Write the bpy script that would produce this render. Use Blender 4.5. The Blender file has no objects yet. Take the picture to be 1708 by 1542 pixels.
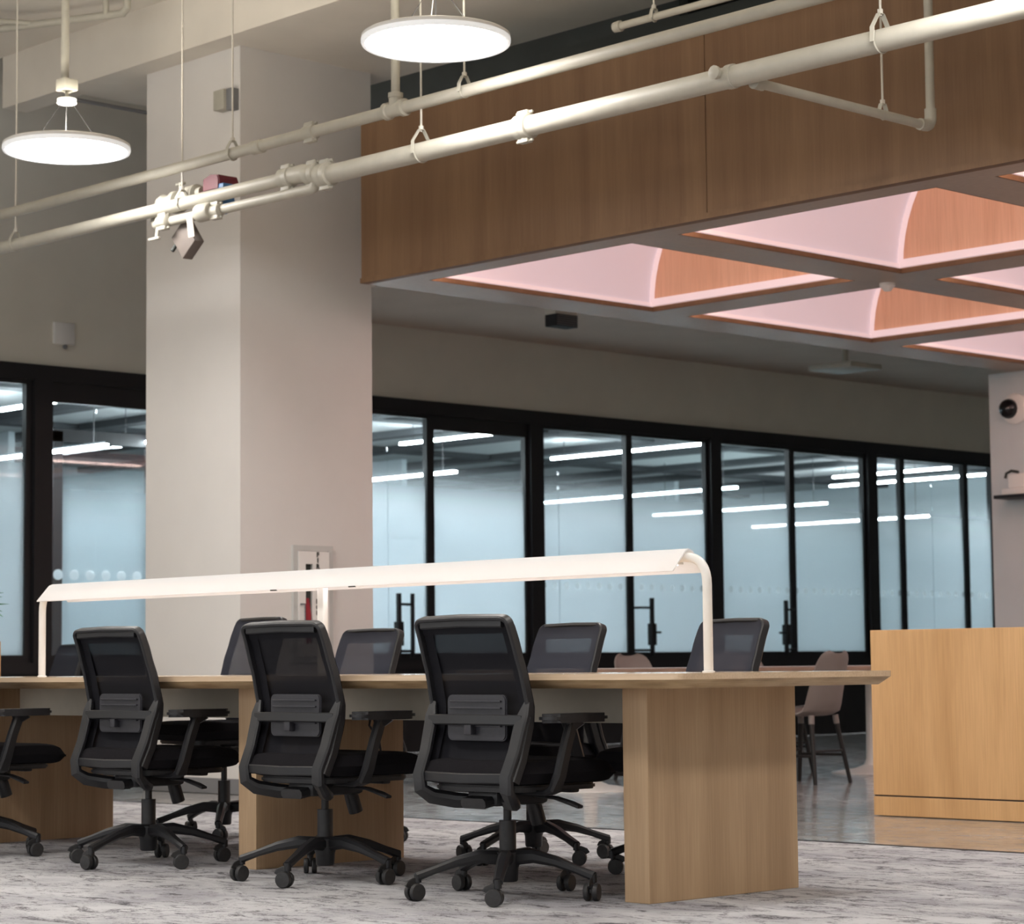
import bpy, bmesh, math, random
from mathutils import Vector, Matrix
random.seed(7)
C = bpy.context.scene.collection
PI = math.pi

# ------------------------------------------------------------------ materials
def nt(name):
    m = bpy.data.materials.new(name); m.use_nodes = True
    n = m.node_tree.nodes; n.clear()
    out = n.new('ShaderNodeOutputMaterial')
    return m, n, m.node_tree.links, out

def N(n, kind, **kw):
    x = n.new(kind)
    for k, v in kw.items():
        if k in x.inputs.keys(): x.inputs[k].default_value = v
        else: setattr(x, k, v)
    return x

def ramp(n, l, src, stops):
    r = n.new('ShaderNodeValToRGB'); e = r.color_ramp.elements
    while len(e) > 1: e.remove(e[-1])
    e[0].position = stops[0][0]; e[0].color = (*stops[0][1], 1)
    for p, c in stops[1:]:
        a = e.new(p); a.color = (*c, 1)
    l.new(src, r.inputs['Fac']); return r

def simple(name, col, rough=.5, metal=0, noise=0, nscale=20, bump=0, spec=.5, emis=0, ecol=None):
    m, n, l, out = nt(name)
    b = N(n, 'ShaderNodeBsdfPrincipled', Roughness=rough, Metallic=metal)
    b.inputs['Base Color'].default_value = (*col, 1)
    b.inputs['Specular IOR Level'].default_value = spec
    if emis:
        b.inputs['Emission Color'].default_value = (*(ecol or col), 1); b.inputs['Emission Strength'].default_value = emis
    if noise or bump:
        tc = n.new('ShaderNodeTexCoord'); t = N(n, 'ShaderNodeTexNoise', Scale=nscale, Detail=4.0)
        l.new(tc.outputs['Object'], t.inputs['Vector'])
        if noise:
            lo = tuple(c * (1 - noise) for c in col); hi = tuple(min(1, c * (1 + noise)) for c in col)
            r = ramp(n, l, t.outputs['Fac'], [(.3, lo), (.7, hi)]); l.new(r.outputs['Color'], b.inputs['Base Color'])
        if bump:
            bp = N(n, 'ShaderNodeBump', Strength=bump, Distance=.003); l.new(t.outputs['Fac'], bp.inputs['Height']); l.new(bp.outputs['Normal'], b.inputs['Normal'])
    l.new(b.outputs['BSDF'], out.inputs['Surface']); return m

def wood(name, c1, c2, rough=.45, scale=(9, 9, .7), fine=(140, 140, 4), spec=.4):
    m, n, l, out = nt(name)
    b = N(n, 'ShaderNodeBsdfPrincipled', Roughness=rough); b.inputs['Specular IOR Level'].default_value = spec
    tc = n.new('ShaderNodeTexCoord')
    m1 = n.new('ShaderNodeMapping'); m1.inputs['Scale'].default_value = scale
    m2 = n.new('ShaderNodeMapping'); m2.inputs['Scale'].default_value = fine
    l.new(tc.outputs['Object'], m1.inputs[0]); l.new(tc.outputs['Object'], m2.inputs[0])
    t1 = N(n, 'ShaderNodeTexNoise', Scale=1.0, Detail=5.0, Distortion=.6); t2 = N(n, 'ShaderNodeTexNoise', Scale=1.0, Detail=3.0)
    l.new(m1.outputs[0], t1.inputs['Vector']); l.new(m2.outputs[0], t2.inputs['Vector'])
    r1 = ramp(n, l, t1.outputs['Fac'], [(.3, c1), (.7, c2)])
    r2 = ramp(n, l, t2.outputs['Fac'], [(.3, (.86, .84, .82)), (.65, (1, 1, 1))])
    mx = n.new('ShaderNodeMixRGB'); mx.blend_type = 'MULTIPLY'; mx.inputs['Fac'].default_value = .8
    l.new(r1.outputs['Color'], mx.inputs['Color1']); l.new(r2.outputs['Color'], mx.inputs['Color2'])
    l.new(mx.outputs[0], b.inputs['Base Color']); l.new(b.outputs['BSDF'], out.inputs['Surface']); return m

def ply_edge():
    m, n, l, out = nt('ply_edge'); b = N(n, 'ShaderNodeBsdfPrincipled', Roughness=.5)
    tc = n.new('ShaderNodeTexCoord'); sp = n.new('ShaderNodeSeparateXYZ'); l.new(tc.outputs['Object'], sp.inputs[0])
    w = n.new('ShaderNodeMath'); w.operation = 'MULTIPLY'; w.inputs[1].default_value = 1100; l.new(sp.outputs['Z'], w.inputs[0])
    s = n.new('ShaderNodeMath'); s.operation = 'SINE'; l.new(w.outputs[0], s.inputs[0])
    mp = n.new('ShaderNodeMapping'); mp.inputs['Scale'].default_value = (6, 6, 60); l.new(tc.outputs['Object'], mp.inputs[0])
    t = N(n, 'ShaderNodeTexNoise', Scale=1.0, Detail=4.0); l.new(mp.outputs[0], t.inputs['Vector'])
    a = n.new('ShaderNodeMath'); a.operation = 'MULTIPLY_ADD'; a.inputs[1].default_value = .08; l.new(s.outputs[0], a.inputs[0]); l.new(t.outputs['Fac'], a.inputs[2])
    r = ramp(n, l, a.outputs[0], [(.3, (.30, .19, .095)), (.5, (.46, .31, .165)), (.7, (.56, .40, .23))])
    l.new(r.outputs['Color'], b.inputs['Base Color']); l.new(b.outputs['BSDF'], out.inputs['Surface']); return m

def carpet_mat():
    m, n, l, out = nt('carpet'); b = N(n, 'ShaderNodeBsdfPrincipled', Roughness=.95); b.inputs['Specular IOR Level'].default_value = .1
    tc = n.new('ShaderNodeTexCoord')
    def noise(sc, det, dist=0.0):
        mp = n.new('ShaderNodeMapping'); mp.inputs['Scale'].default_value = sc; l.new(tc.outputs['Object'], mp.inputs[0])
        t = N(n, 'ShaderNodeTexNoise', Scale=1.0, Detail=det, Roughness=.65, Distortion=dist); l.new(mp.outputs[0], t.inputs['Vector']); return t
    a = noise((5, 9, 1), 8.0, 1.5); f = noise((150, 190, 1), 3.0); g = noise((1.2, 2.4, 1), 5.0, 1.0); s = noise((22, 38, 1), 7.0, 2.0)
    m1 = n.new('ShaderNodeMath'); m1.operation = 'MULTIPLY_ADD'; m1.inputs[1].default_value = .45; l.new(f.outputs['Fac'], m1.inputs[0]); l.new(a.outputs['Fac'], m1.inputs[2])
    m2 = n.new('ShaderNodeMath'); m2.operation = 'MULTIPLY_ADD'; m2.inputs[1].default_value = .55; l.new(s.outputs['Fac'], m2.inputs[0]); l.new(m1.outputs[0], m2.inputs[2])
    r = ramp(n, l, m2.outputs[0], [(.80, (.075, .072, .08)), (.90, (.25, .245, .255)), (.99, (.47, .47, .485))])
    r2 = ramp(n, l, g.outputs['Fac'], [(.35, (.62, .61, .64)), (.58, (1, 1, 1))])
    mx = n.new('ShaderNodeMixRGB'); mx.blend_type = 'MULTIPLY'; mx.inputs['Fac'].default_value = .9
    l.new(r.outputs['Color'], mx.inputs['Color1']); l.new(r2.outputs['Color'], mx.inputs['Color2']); l.new(mx.outputs[0], b.inputs['Base Color'])
    bp = N(n, 'ShaderNodeBump', Strength=.5, Distance=.004); l.new(f.outputs['Fac'], bp.inputs['Height']); l.new(bp.outputs['Normal'], b.inputs['Normal'])
    l.new(b.outputs['BSDF'], out.inputs['Surface']); return m

def concrete_mat():
    m, n, l, out = nt('polished_concrete'); b = N(n, 'ShaderNodeBsdfPrincipled', Roughness=.2); b.inputs['Specular IOR Level'].default_value = .6
    tc = n.new('ShaderNodeTexCoord')
    t = N(n, 'ShaderNodeTexNoise', Scale=1.6, Detail=8.0, Roughness=.6); l.new(tc.outputs['Object'], t.inputs['Vector'])
    t2 = N(n, 'ShaderNodeTexNoise', Scale=12.0, Detail=5.0); l.new(tc.outputs['Object'], t2.inputs['Vector'])
    r = ramp(n, l, t.outputs['Fac'], [(.35, (.22, .215, .21)), (.65, (.38, .37, .36))]); l.new(r.outputs['Color'], b.inputs['Base Color'])
    rr = ramp(n, l, t2.outputs['Fac'], [(.35, (.10,) * 3), (.7, (.24,) * 3)]); l.new(rr.outputs['Color'], b.inputs['Roughness'])
    bp = N(n, 'ShaderNodeBump', Strength=.25, Distance=.006); l.new(t2.outputs['Fac'], bp.inputs['Height']); l.new(bp.outputs['Normal'], b.inputs['Normal'])
    l.new(b.outputs['BSDF'], out.inputs['Surface']); return m

def mesh_fabric(name, col, open_=.3):
    m, n, l, out = nt(name)
    d = N(n, 'ShaderNodeBsdfPrincipled', Roughness=.8); d.inputs['Base Color'].default_value = (*col, 1); d.inputs['Specular IOR Level'].default_value = .2
    tr = n.new('ShaderNodeBsdfTransparent'); mx = n.new('ShaderNodeMixShader'); mx.inputs[0].default_value = open_
    l.new(d.outputs[0], mx.inputs[1]); l.new(tr.outputs[0], mx.inputs[2]); l.new(mx.outputs[0], out.inputs['Surface']); return m

def glass_mat(name, frost=None, dots=None, y0=0, tint=(.93, .97, .98), fmax=.93, fcol=(.78, .86, .9)):
    """clear glass; frost=(z_clear, z_frosted): gradient film; dots=(kind, z, pitch, r): row of round marks along y"""
    m, n, l, out = nt(name)
    tr = n.new('ShaderNodeBsdfTransparent'); tr.inputs[0].default_value = (*tint, 1)
    gl = N(n, 'ShaderNodeBsdfGlossy', Roughness=.02); lw = N(n, 'ShaderNodeLayerWeight', Blend=.5); pw = n.new('ShaderNodeMath'); pw.operation = 'POWER'; pw.inputs[1].default_value = 5; l.new(lw.outputs['Facing'], pw.inputs[0])
    fr = n.new('ShaderNodeMath'); fr.operation = 'MULTIPLY_ADD'; fr.inputs[1].default_value = .9; fr.inputs[2].default_value = .045; l.new(pw.outputs[0], fr.inputs[0])
    mg = n.new('ShaderNodeMixShader'); l.new(fr.outputs[0], mg.inputs[0]); l.new(tr.outputs[0], mg.inputs[1]); l.new(gl.outputs[0], mg.inputs[2])
    cur = mg.outputs[0]
    geo = n.new('ShaderNodeNewGeometry'); sp = n.new('ShaderNodeSeparateXYZ'); l.new(geo.outputs['Position'], sp.inputs[0])
    film = N(n, 'ShaderNodeBsdfTranslucent'); film.inputs[0].default_value = (*fcol, 1)
    dif = N(n, 'ShaderNodeBsdfDiffuse'); dif.inputs[0].default_value = (*fcol, 1)
    fm = n.new('ShaderNodeMixShader'); fm.inputs[0].default_value = .25; l.new(film.outputs[0], fm.inputs[1]); l.new(dif.outputs[0], fm.inputs[2])
    def mth(op, a, b=None, c=None):
        x = n.new('ShaderNodeMath'); x.operation = op
        for i, v in enumerate((a, b, c)):
            if v is None: continue
            if isinstance(v, (int, float)): x.inputs[i].default_value = v
            else: l.new(v, x.inputs[i])
        return x.outputs[0]
    dm = None
    if dots:
        kind, z, pitch, r = dots
        fy = mth('SUBTRACT', mth('FRACT', mth('DIVIDE', sp.outputs['Y'], pitch)), .5)
        dy = mth('MULTIPLY', fy, pitch); dz = mth('SUBTRACT', sp.outputs['Z'], z)
        rr = mth('ADD', mth('MULTIPLY', dy, dy), mth('MULTIPLY', dz, dz)); dm = mth('LESS_THAN', rr, r * r)
    fac = None
    if frost:
        mr = n.new('ShaderNodeMapRange'); mr.interpolation_type = 'SMOOTHSTEP'
        mr.inputs['From Min'].default_value = frost[0]; mr.inputs['From Max'].default_value = frost[1]; mr.inputs['To Max'].default_value = fmax
        l.new(sp.outputs['Z'], mr.inputs['Value']); fac = mr.outputs[0]
        if dots: fac = mth('MULTIPLY', fac, mth('SUBTRACT', 1.0, mth('MULTIPLY', dm, .45)))
    elif dots: fac = mth('MULTIPLY', dm, .9)
    if fac is not None:
        ms = n.new('ShaderNodeMixShader'); l.new(fac, ms.inputs[0]); l.new(cur, ms.inputs[1]); l.new(fm.outputs[0], ms.inputs[2]); cur = ms.outputs[0]
    l.new(cur, out.inputs['Surface']); return m

def emit(name, col, s):
    m, n, l, out = nt(name); e = N(n, 'ShaderNodeEmission', Strength=s); e.inputs['Color'].default_value = (*col, 1)
    l.new(e.outputs[0], out.inputs['Surface']); return m

def translucent_white(name, col, t=.5, emis=0):
    m, n, l, out = nt(name)
    a = n.new('ShaderNodeBsdfTranslucent'); a.inputs[0].default_value = (*col, 1)
    b = n.new('ShaderNodeBsdfDiffuse'); b.inputs[0].default_value = (*col, 1)
    mx = n.new('ShaderNodeMixShader'); mx.inputs[0].default_value = t; l.new(b.outputs[0], mx.inputs[1]); l.new(a.outputs[0], mx.inputs[2])
    cur = mx.outputs[0]
    if emis:
        e = N(n, 'ShaderNodeEmission', Strength=emis); ad = n.new('ShaderNodeAddShader'); l.new(cur, ad.inputs[0]); l.new(e.outputs[0], ad.inputs[1]); cur = ad.outputs[0]
    l.new(cur, out.inputs['Surface']); return m

M = {}
M['wall'] = simple('wall_paint', (.70, .665, .585), .9, noise=.03, nscale=3, spec=.2)
M['ceil'] = simple('ceiling_paint', (.70, .655, .585), .9, noise=.05, nscale=2, bump=.3, spec=.2)
M['ceil_low'] = simple('taupe_ceiling_paint', (.62, .51, .43), .95, noise=.03, nscale=2, spec=.1)
M['dark_ceil'] = simple('shaded_ceiling_paint', (.16, .17, .16), .9, noise=.1, nscale=3)  # colour darkened for the shade of the unlit recess above the canopy
M['column'] = simple('column_paint', (.685, .66, .635), .85, noise=.02, nscale=3, spec=.2)
M['grey_wall'] = simple('grey_wall_paint', (.60, .63, .64), .9, noise=.03, nscale=3, spec=.2)
M['base_grey'] = simple('grey_baseboard', (.20, .20, .21), .6)
M['dark_base'] = simple('dark_plinth_paint', (.018, .018, .02), .7, noise=.2, nscale=4)
M['carpet'] = carpet_mat(); M['concrete'] = concrete_mat()
M['oak'] = wood('pale_oak', (.40, .265, .155), (.51, .355, .215), .5)
M['oak_top'] = wood('oak_top', (.60, .44, .30), (.70, .54, .38), .14, scale=(.7, 9, 9), fine=(4, 140, 140))
M['honey'] = wood('honey_oak', (.58, .33, .145), (.70, .42, .20), .45, scale=(5, 5, .8))
M['panel'] = wood('brown_wood_panel', (.150, .078, .037), (.200, .112, .056), .55, scale=(7, 7, .5), fine=(100, 100, 3))
M['soffit'] = wood('soffit_wood', (.36, .26, .19), (.43, .32, .24), .35, scale=(1.5, 1.5, 1.5), fine=(30, 30, 30))  # fascia wood, greyed for the cool bounce from the floor
M['lunette'] = wood('lunette_wood', (.72, .43, .27), (.82, .53, .35), .5, scale=(9, 9, .6))  # fascia wood, lightened for the pink light inside the coffers
M['ply'] = ply_edge()
M['frame'] = simple('black_metal', (.012, .011, .013), .45, spec=.4)
M['pipe'] = simple('cream_pipe_paint', (.41, .39, .33), .5, noise=.05, nscale=12)
M['pipe_rod'] = simple('painted_rod', (.55, .52, .46), .5)
M['white'] = simple('white_enamel', (.78, .76, .73), .35)
M['cab_trim'] = simple('grey_white_enamel', (.52, .52, .50), .45)
M['tray'] = simple('beige_metal', (.54, .50, .42), .6, noise=.03)
M['plastic'] = simple('black_plastic', (.022, .021, .023), .42, noise=.15, nscale=60, spec=.45)
M['frame_plastic'] = simple('charcoal_plastic', (.0125, .0123, .0145), .42, noise=.1, nscale=60, spec=.5)
M['pad'] = simple('lumbar_plastic', (.032, .031, .038), .4, noise=.1, nscale=60)
M['fabric'] = simple('black_fabric', (.010, .009, .011), .95, noise=.4, nscale=400, bump=.5, spec=.15)
M['mesh_near'] = mesh_fabric('black_mesh', (.0095, .0092, .0125), .035)
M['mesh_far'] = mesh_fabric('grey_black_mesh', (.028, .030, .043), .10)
M['steel'] = simple('grey_steel', (.10, .10, .105), .3, metal=.8)
M['caster'] = simple('caster_plastic', (.026, .025, .026), .5, noise=.2, nscale=80)
M['shell'] = simple('taupe_shell', (.235, .205, .19), .55, noise=.04, nscale=8)
M['dark_wood'] = wood('dark_stained_wood', (.010, .009, .009), (.016, .013, .012), .5)
M['leaf'] = simple('green_leaf', (.06, .26, .05), .45, noise=.3, nscale=15)
M['red'] = simple('red_enamel', (.32, .010, .022), .35)
M['maroon'] = simple('maroon_enamel', (.13, .010, .02), .5)
M['blue'] = simple('blue_label', (.05, .16, .34), .45)
M['tag'] = simple('paper_tag', (.62, .54, .46), .8)
M['greybox'] = simple('grey_brown_box', (.15, .125, .11), .7)
M['ink'] = simple('dark_lettering', (.03, .035, .03), .6)
M['rim'] = simple('glow_rim', (.8, .8, .8), .4, emis=.22, ecol=(.95, .98, 1))  # rim lit by the diffuser, given a weak glow of its own
M['shade'] = translucent_white('white_lamp_shade', (.88, .88, .89), .5)
M['led'] = emit('warm_led_strip', (1, .96, .98), 4.6)
M['disc'] = emit('disc_diffuser', (1, .965, .93), 26)
M['uplight'] = emit('uplight_diffuser', (1, .93, .80), 18)  # upward glow added on top of the discs to brighten the ceiling
M['tube'] = emit('cool_linear_tube', (.90, .97, 1), 34)
M['tube_dim'] = emit('cool_linear_tube_dim', (.80, .97, 1), 20)
M['vault'] = simple('pink_glow_vault', (.60, .56, .61), .8, emis=.16, ecol=(1.0, .76, .80))  # weak pink glow added so the vault surface looks lit
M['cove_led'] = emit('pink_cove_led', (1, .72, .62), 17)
M['vault_trim'] = simple('pink_glow_trim', (.7, .6, .6), .7, emis=.22, ecol=(1.0, .78, .80))  # trim also given a weak glow to look lit by the cove
M['room'] = simple('office_wall_paint', (.62, .70, .73), .7)
M['room_ceiling'] = simple('office_ceiling_paint', (.42, .44, .44), .9)
M['room_beam'] = simple('dark_beam_paint', (.05, .055, .06), .8)
M['room_floor'] = simple('office_floor', (.25, .26, .27), .6)
M['glass_frost'] = glass_mat('gradient_frosted_glass', frost=(2.75, 1.95), dots=('clear', 1.57, .155, .034))
M['glass_frost_plain'] = glass_mat('gradient_frosted_glass_plain', frost=(2.75, 1.95))
M['glass_clear'] = glass_mat('clear_glass_with_dots', dots=('white', 1.565, .155, .043))
M['lens'] = simple('black_lens', (.006, .006, .007), .12)

# ------------------------------------------------------------------ mesh builder
class MB:
    def __init__(s): s.bm = bmesh.new()
    def box(s, a, b, bev=0, seg=2, rot=None, mi=0):
        x0, y0, z0 = a; x1, y1, z1 = b
        vs = [s.bm.verts.new(p) for p in ((x0,y0,z0),(x1,y0,z0),(x1,y1,z0),(x0,y1,z0),(x0,y0,z1),(x1,y0,z1),(x1,y1,z1),(x0,y1,z1))]
        fs = [s.bm.faces.new([vs[i] for i in f]) for f in ((3,2,1,0),(4,5,6,7),(0,1,5,4),(1,2,6,5),(2,3,7,6),(3,0,4,7))]
        for f in fs: f.material_index = mi
        if rot is not None:
            c = Vector(((x0+x1)/2, (y0+y1)/2, (z0+z1)/2)); bmesh.ops.rotate(s.bm, cent=c, matrix=rot, verts=vs)
        if bev:
            es = list({e for f in fs for e in f.edges}); bmesh.ops.bevel(s.bm, geom=es, offset=bev, segments=seg, affect='EDGES', profile=.5)
        return s
    def prism(s, pts, z0, z1, axis='z', bev=0):
        """polygon pts (2D) extruded; axis z: (x,y); x: pts=(y,z); y: pts=(x,z)"""
        def q(p, t): return {'z': (p[0], p[1], t), 'x': (t, p[0], p[1]), 'y': (p[0], t, p[1])}[axis]
        a = [s.bm.verts.new(q(p, z0)) for p in pts]; b = [s.bm.verts.new(q(p, z1)) for p in pts]
        fs = [s.bm.faces.new(a[::-1]), s.bm.faces.new(b)]
        for i in range(len(pts)):
            j = (i+1) % len(pts); fs.append(s.bm.faces.new((a[i], a[j], b[j], b[i])))
        if bev:
            es = list({e for f in fs[:2] for e in f.edges}); bmesh.ops.bevel(s.bm, geom=es, offset=bev, segments=2, affect='EDGES')
        return s
    def tube(s, pts, r, seg=12, cap=True, radii=None, sq=None, up=None):
        """round (or sq=(w,h) rectangular-ish) tube along pts"""
        pts = [Vector(p) for p in pts]; rings = []; prev = None
        for i, p in enumerate(pts):
            if i == 0: t = pts[1] - p
            elif i == len(pts)-1: t = p - pts[i-1]
            else: t = (pts[i+1]-p).normalized() + (p-pts[i-1]).normalized()
            t.normalize()
            if prev is None:
                u = Vector(up) if up else (Vector((0,0,1)) if abs(t.z) < .9 else Vector((1,0,0)))
                u = (u - t*u.dot(t)).normalized()
            else: u = (prev - t*prev.dot(t)).normalized()
            prev = u; v = t.cross(u); rr = radii[i] if radii else r; ring = []
            if sq:
                k = sq[i] if isinstance(sq, list) else sq; w, h = k; b = min(w, h)*.28
                for (x, y) in ((w/2-b,h/2),(w/2,h/2-b),(w/2,-h/2+b),(w/2-b,-h/2),(-w/2+b,-h/2),(-w/2,-h/2+b),(-w/2,h/2-b),(-w/2+b,h/2)):
                    ring.append(s.bm.verts.new(p + v*x + u*y))
            else:
                for k in range(seg):
                    a = 2*PI*k/seg; ring.append(s.bm.verts.new(p + u*math.cos(a)*rr + v*math.sin(a)*rr))
            rings.append(ring)
        for a, b in zip(rings, rings[1:]):
            for k in range(len(a)):
                s.bm.faces.new((a[k], a[(k+1) % len(a)], b[(k+1) % len(a)], b[k]))
        if cap: s.bm.faces.new(rings[0][::-1]); s.bm.faces.new(rings[-1])
        return s
    def cyl(s, a, b, r, seg=20, r2=None): return s.tube([a, b], r, seg, radii=[r, r2 if r2 is not None else r])
    def lathe(s, prof, c=(0,0,0), seg=32, axis='z'):
        rings = []
        for r, z in prof:
            ring = []
            for k in range(seg):
                a = 2*PI*k/seg; x, y = r*math.cos(a), r*math.sin(a)
                p = {'z': (x, y, z), 'y': (x, z, y), 'x': (z, x, y)}[axis]
                ring.append(s.bm.verts.new((p[0]+c[0], p[1]+c[1], p[2]+c[2])))
            rings.append(ring)
        for a, b in zip(rings, rings[1:]):
            for k in range(seg): s.bm.faces.new((a[k], a[(k+1) % seg], b[(k+1) % seg], b[k]))
        s.bm.faces.new(rings[0][::-1]); s.bm.faces.new(rings[-1]); return s
    def sphere(s, c, r, sc=(1,1,1), seg=16):
        m = Matrix.Translation(c) @ Matrix.Diagonal((sc[0]*r, sc[1]*r, sc[2]*r, 1)); bmesh.ops.create_uvsphere(s.bm, u_segments=seg, v_segments=seg//2, radius=1, matrix=m); return s
    def grid(s, f, nu, nv, thick=0):
        vs = [[s.bm.verts.new(f(i/nu, j/nv)) for j in range(nv+1)] for i in range(nu+1)]
        fs = [s.bm.faces.new((vs[i][j], vs[i+1][j], vs[i+1][j+1], vs[i][j+1])) for i in range(nu) for j in range(nv)]
        if thick:
            bmesh.ops.recalc_face_normals(s.bm, faces=fs); bmesh.ops.solidify(s.bm, geom=fs, thickness=thick)
        return s
    def xf(s, mat): bmesh.ops.transform(s.bm, matrix=mat, verts=s.bm.verts); return s

def smooth_by_angle(me, ang=.7):
    for p in me.polygons: p.use_smooth = True
    bm = bmesh.new(); bm.from_mesh(me)
    for e in bm.edges:
        if len(e.link_faces) == 2: e.smooth = e.calc_face_angle(0) < ang
    bm.to_mesh(me); bm.free()

def build(mb, name, mat, parent=None, local=False, smooth=True, subsurf=0):
    """world-space geometry by default; children are shifted into their parent's frame"""
    bm = mb.bm; bmesh.ops.recalc_face_normals(bm, faces=bm.faces)
    me = bpy.data.meshes.new(name); o = bpy.data.objects.new(name, me); C.objects.link(o)
    if parent is not None:
        o.parent = parent
        if not local:
            w = Vector((0,0,0)); p = parent
            while p is not None: w += p.location; p = p.parent
            bmesh.ops.translate(bm, vec=-w, verts=bm.verts)
    elif not local:
        xs = [v.co for v in bm.verts]
        c = Vector(((min(v.x for v in xs)+max(v.x for v in xs))/2, (min(v.y for v in xs)+max(v.y for v in xs))/2, min(v.z for v in xs)))
        bmesh.ops.translate(bm, vec=-c, verts=bm.verts); o.location = c
    bm.to_mesh(me); bm.free()
    for m in (mat if isinstance(mat, (list, tuple)) else [mat]): me.materials.append(m)
    if smooth: smooth_by_angle(me)
    if subsurf:
        md = o.modifiers.new('sub', 'SUBSURF'); md.levels = md.render_levels = subsurf
    return o

def tag(o, label, cat, group=None):
    o['label'] = label; o['category'] = cat
    if group: o['group'] = group
    return o
def thing(name, label, cat, loc=(0,0,0), group=None):
    o = bpy.data.objects.new(name, None); C.objects.link(o); o.location = loc; o.empty_display_size = .1
    return tag(o, label, cat, group)
def sempty(name, loc=(0,0,0)):
    o = bpy.data.objects.new(name, None); C.objects.link(o); o.location = loc; o['kind'] = 'structure'; o.empty_display_size = .1; return o
def struct(mb, name, mat, **k):
    o = build(mb, name, mat, **k)
    if o.parent is None: o['kind'] = 'structure'
    return o
def box(a, b, **k): return MB().box(a, b, **k)

# ------------------------------------------------------------------ room shell
XG = -11.177          # plane of the glazed office front
struct(box((-11.9, -9, -.06), (9, 2.52, .0), ), 'floor_carpet', M['carpet'])
struct(box((-11.9, 2.52, -.06), (9, 26, -.004)), 'floor_concrete', M['concrete'])
struct(box((-11.9, 2.505, -.004), (9, 2.525, .004)), 'trim_1', M['steel'])
# front behind the camera left open between sill and head to admit added fill
struct(box((9, -9, 0), (9.1, 22, 6)), 'wall_right', M['wall'])
struct(box((-11.9, -9.1, 0), (9, -9, .6)), 'wall_front', M['wall']); struct(box((-11.9, -9.1, 4.3), (9, -9, 6)), 'wall_front_head', M['wall'])
struct(box((-11.9, 22, 0), (9, 22.1, 6)), 'wall_back', M['grey_wall'])
struct(box((XG-.12, -9, 0), (XG, 22, .76)), 'wall_plinth', M['dark_base'])
w = MB(); w.box((XG-.12, -9, 3.27), (XG, 22, 6)); struct(w, 'wall_left', M['wall'])
struct(box((XG-.12, -9, .76), (XG, 2.1, 3.27)), 'wall_left_infill', M['wall'])
# ceilings
struct(box((-11.3, -9, 5.15), (9, 3.2, 5.25)), 'ceiling', M['ceil'])
cb = MB(); cb.box((-8.4, 3.2, 4.78), (9, 4.71, 5.6)); cb.box((-9.12, 3.2, 4.78), (-8.4, 3.4, 5.6))
struct(cb, 'ceiling_beam', M['ceil'])
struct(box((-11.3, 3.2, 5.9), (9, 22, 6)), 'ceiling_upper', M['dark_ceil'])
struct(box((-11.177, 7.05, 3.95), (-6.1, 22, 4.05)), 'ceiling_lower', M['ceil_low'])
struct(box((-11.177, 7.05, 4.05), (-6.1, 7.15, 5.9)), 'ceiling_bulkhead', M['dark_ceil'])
# ledges in the dark recess above the canopy
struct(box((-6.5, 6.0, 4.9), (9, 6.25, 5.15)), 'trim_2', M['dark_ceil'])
# column
struct(box((-7.64, 3.398, .0), (-6.618, 4.50, 4.78)), 'column', M['column'], smooth=False)
bb = MB(); bb.box((-7.65, 3.386, 0), (-6.606, 4.512, .095)); struct(bb, 'baseboard_column', M['base_grey'])
struct(box((-6.2, 11, 0), (-1.5, 11.6, 3.2)), 'wall_far', M['grey_wall'], smooth=False)

# ------------------------------------------------------------------ glazed office front
Z0, Z1 = .76, 3.27
main = [2.1, 4.85, 7.62, 10.48, 13.13, 15.81, 18.3, 21]     # wide posts
fr = MB()
fr.box((XG-.05, 2.1, Z1-.13), (XG+.05, 22, Z1))
struct(fr, 'trim_3', M['frame'])
fr = MB(); fr.box((XG-.05, 2.1, Z0), (XG+.05, 22, Z0+.09)); struct(fr, 'trim_4', M['frame'])
tn = 5
for y in main:
    struct(box((XG-.07, y-.085, Z0+.09), (XG+.07, y+.085, Z1-.13)), 'trim_%d' % tn, M['frame']); tn += 1
def pane(kind, n, y0, y1, mat, extra=None, top=.0, stile=.045, seam=None):
    e = sempty('%s_%d' % (kind, n), (XG, (y0+y1)/2, Z0))
    a, b = y0, y1; zt = Z1-.13; zb = Z0+.09
    f = MB(); f.box((XG-.03, a, zb), (XG+.03, a+stile, zt)); f.box((XG-.03, b-stile, zb), (XG+.03, b, zt))
    f.box((XG-.03, a+stile, zt-.035-top), (XG+.03, b-stile, zt)); f.box((XG-.03, a+stile, zb), (XG+.03, b-stile, zb+.06))
    build(f, kind+'_frame', M['frame'], e)
    if seam:
        build(box((XG-.006, a+stile, zb+.06), (XG+.006, seam-.004, zt-.035-top)), 'glass_pane', mat, e)
        build(box((XG-.006, seam+.004, zb+.06), (XG+.006, b-stile, zt-.035-top)), 'glass_pane', mat, e)
    else: build(box((XG-.006, a+stile, zb+.06), (XG+.006, b-stile, zt-.035-top)), 'glass_pane', mat, e)
    return e
def pull(e, y, side, n2=False):
    h = MB(); zt = 1.46
    h.box((XG+.075, y-.02, .87), (XG+.11, y+.02, zt), bev=.004)
    for z in (1.36, .93): h.cyl((XG+.09, y, z), (XG+.09, y+side*.17, z), .012, 10); h.cyl((XG+.09, y+side*.17, z), (XG, y+side*.17, z), .012, 10)
    h.box((XG+.06, y-.035, .98), (XG+.125, y+.035, 1.2), bev=.004)
    h.cyl((XG+.10, y, 1.11), (XG+.10, y-side*.12, 1.11), .012, 10); h.cyl((XG+.10, y-side*.12, 1.11), (XG+.10, y-side*.12, 1.11-.001), .02, 10)
    if n2: h.box((XG+.075, y+side*.17-.016, .87), (XG+.105, y+side*.17+.016, zt), bev=.004)
    build(h, 'door_pull', M['frame'], e)
G, GP, GC = M['glass_frost'], M['glass_frost_plain'], M['glass_clear']
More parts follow.
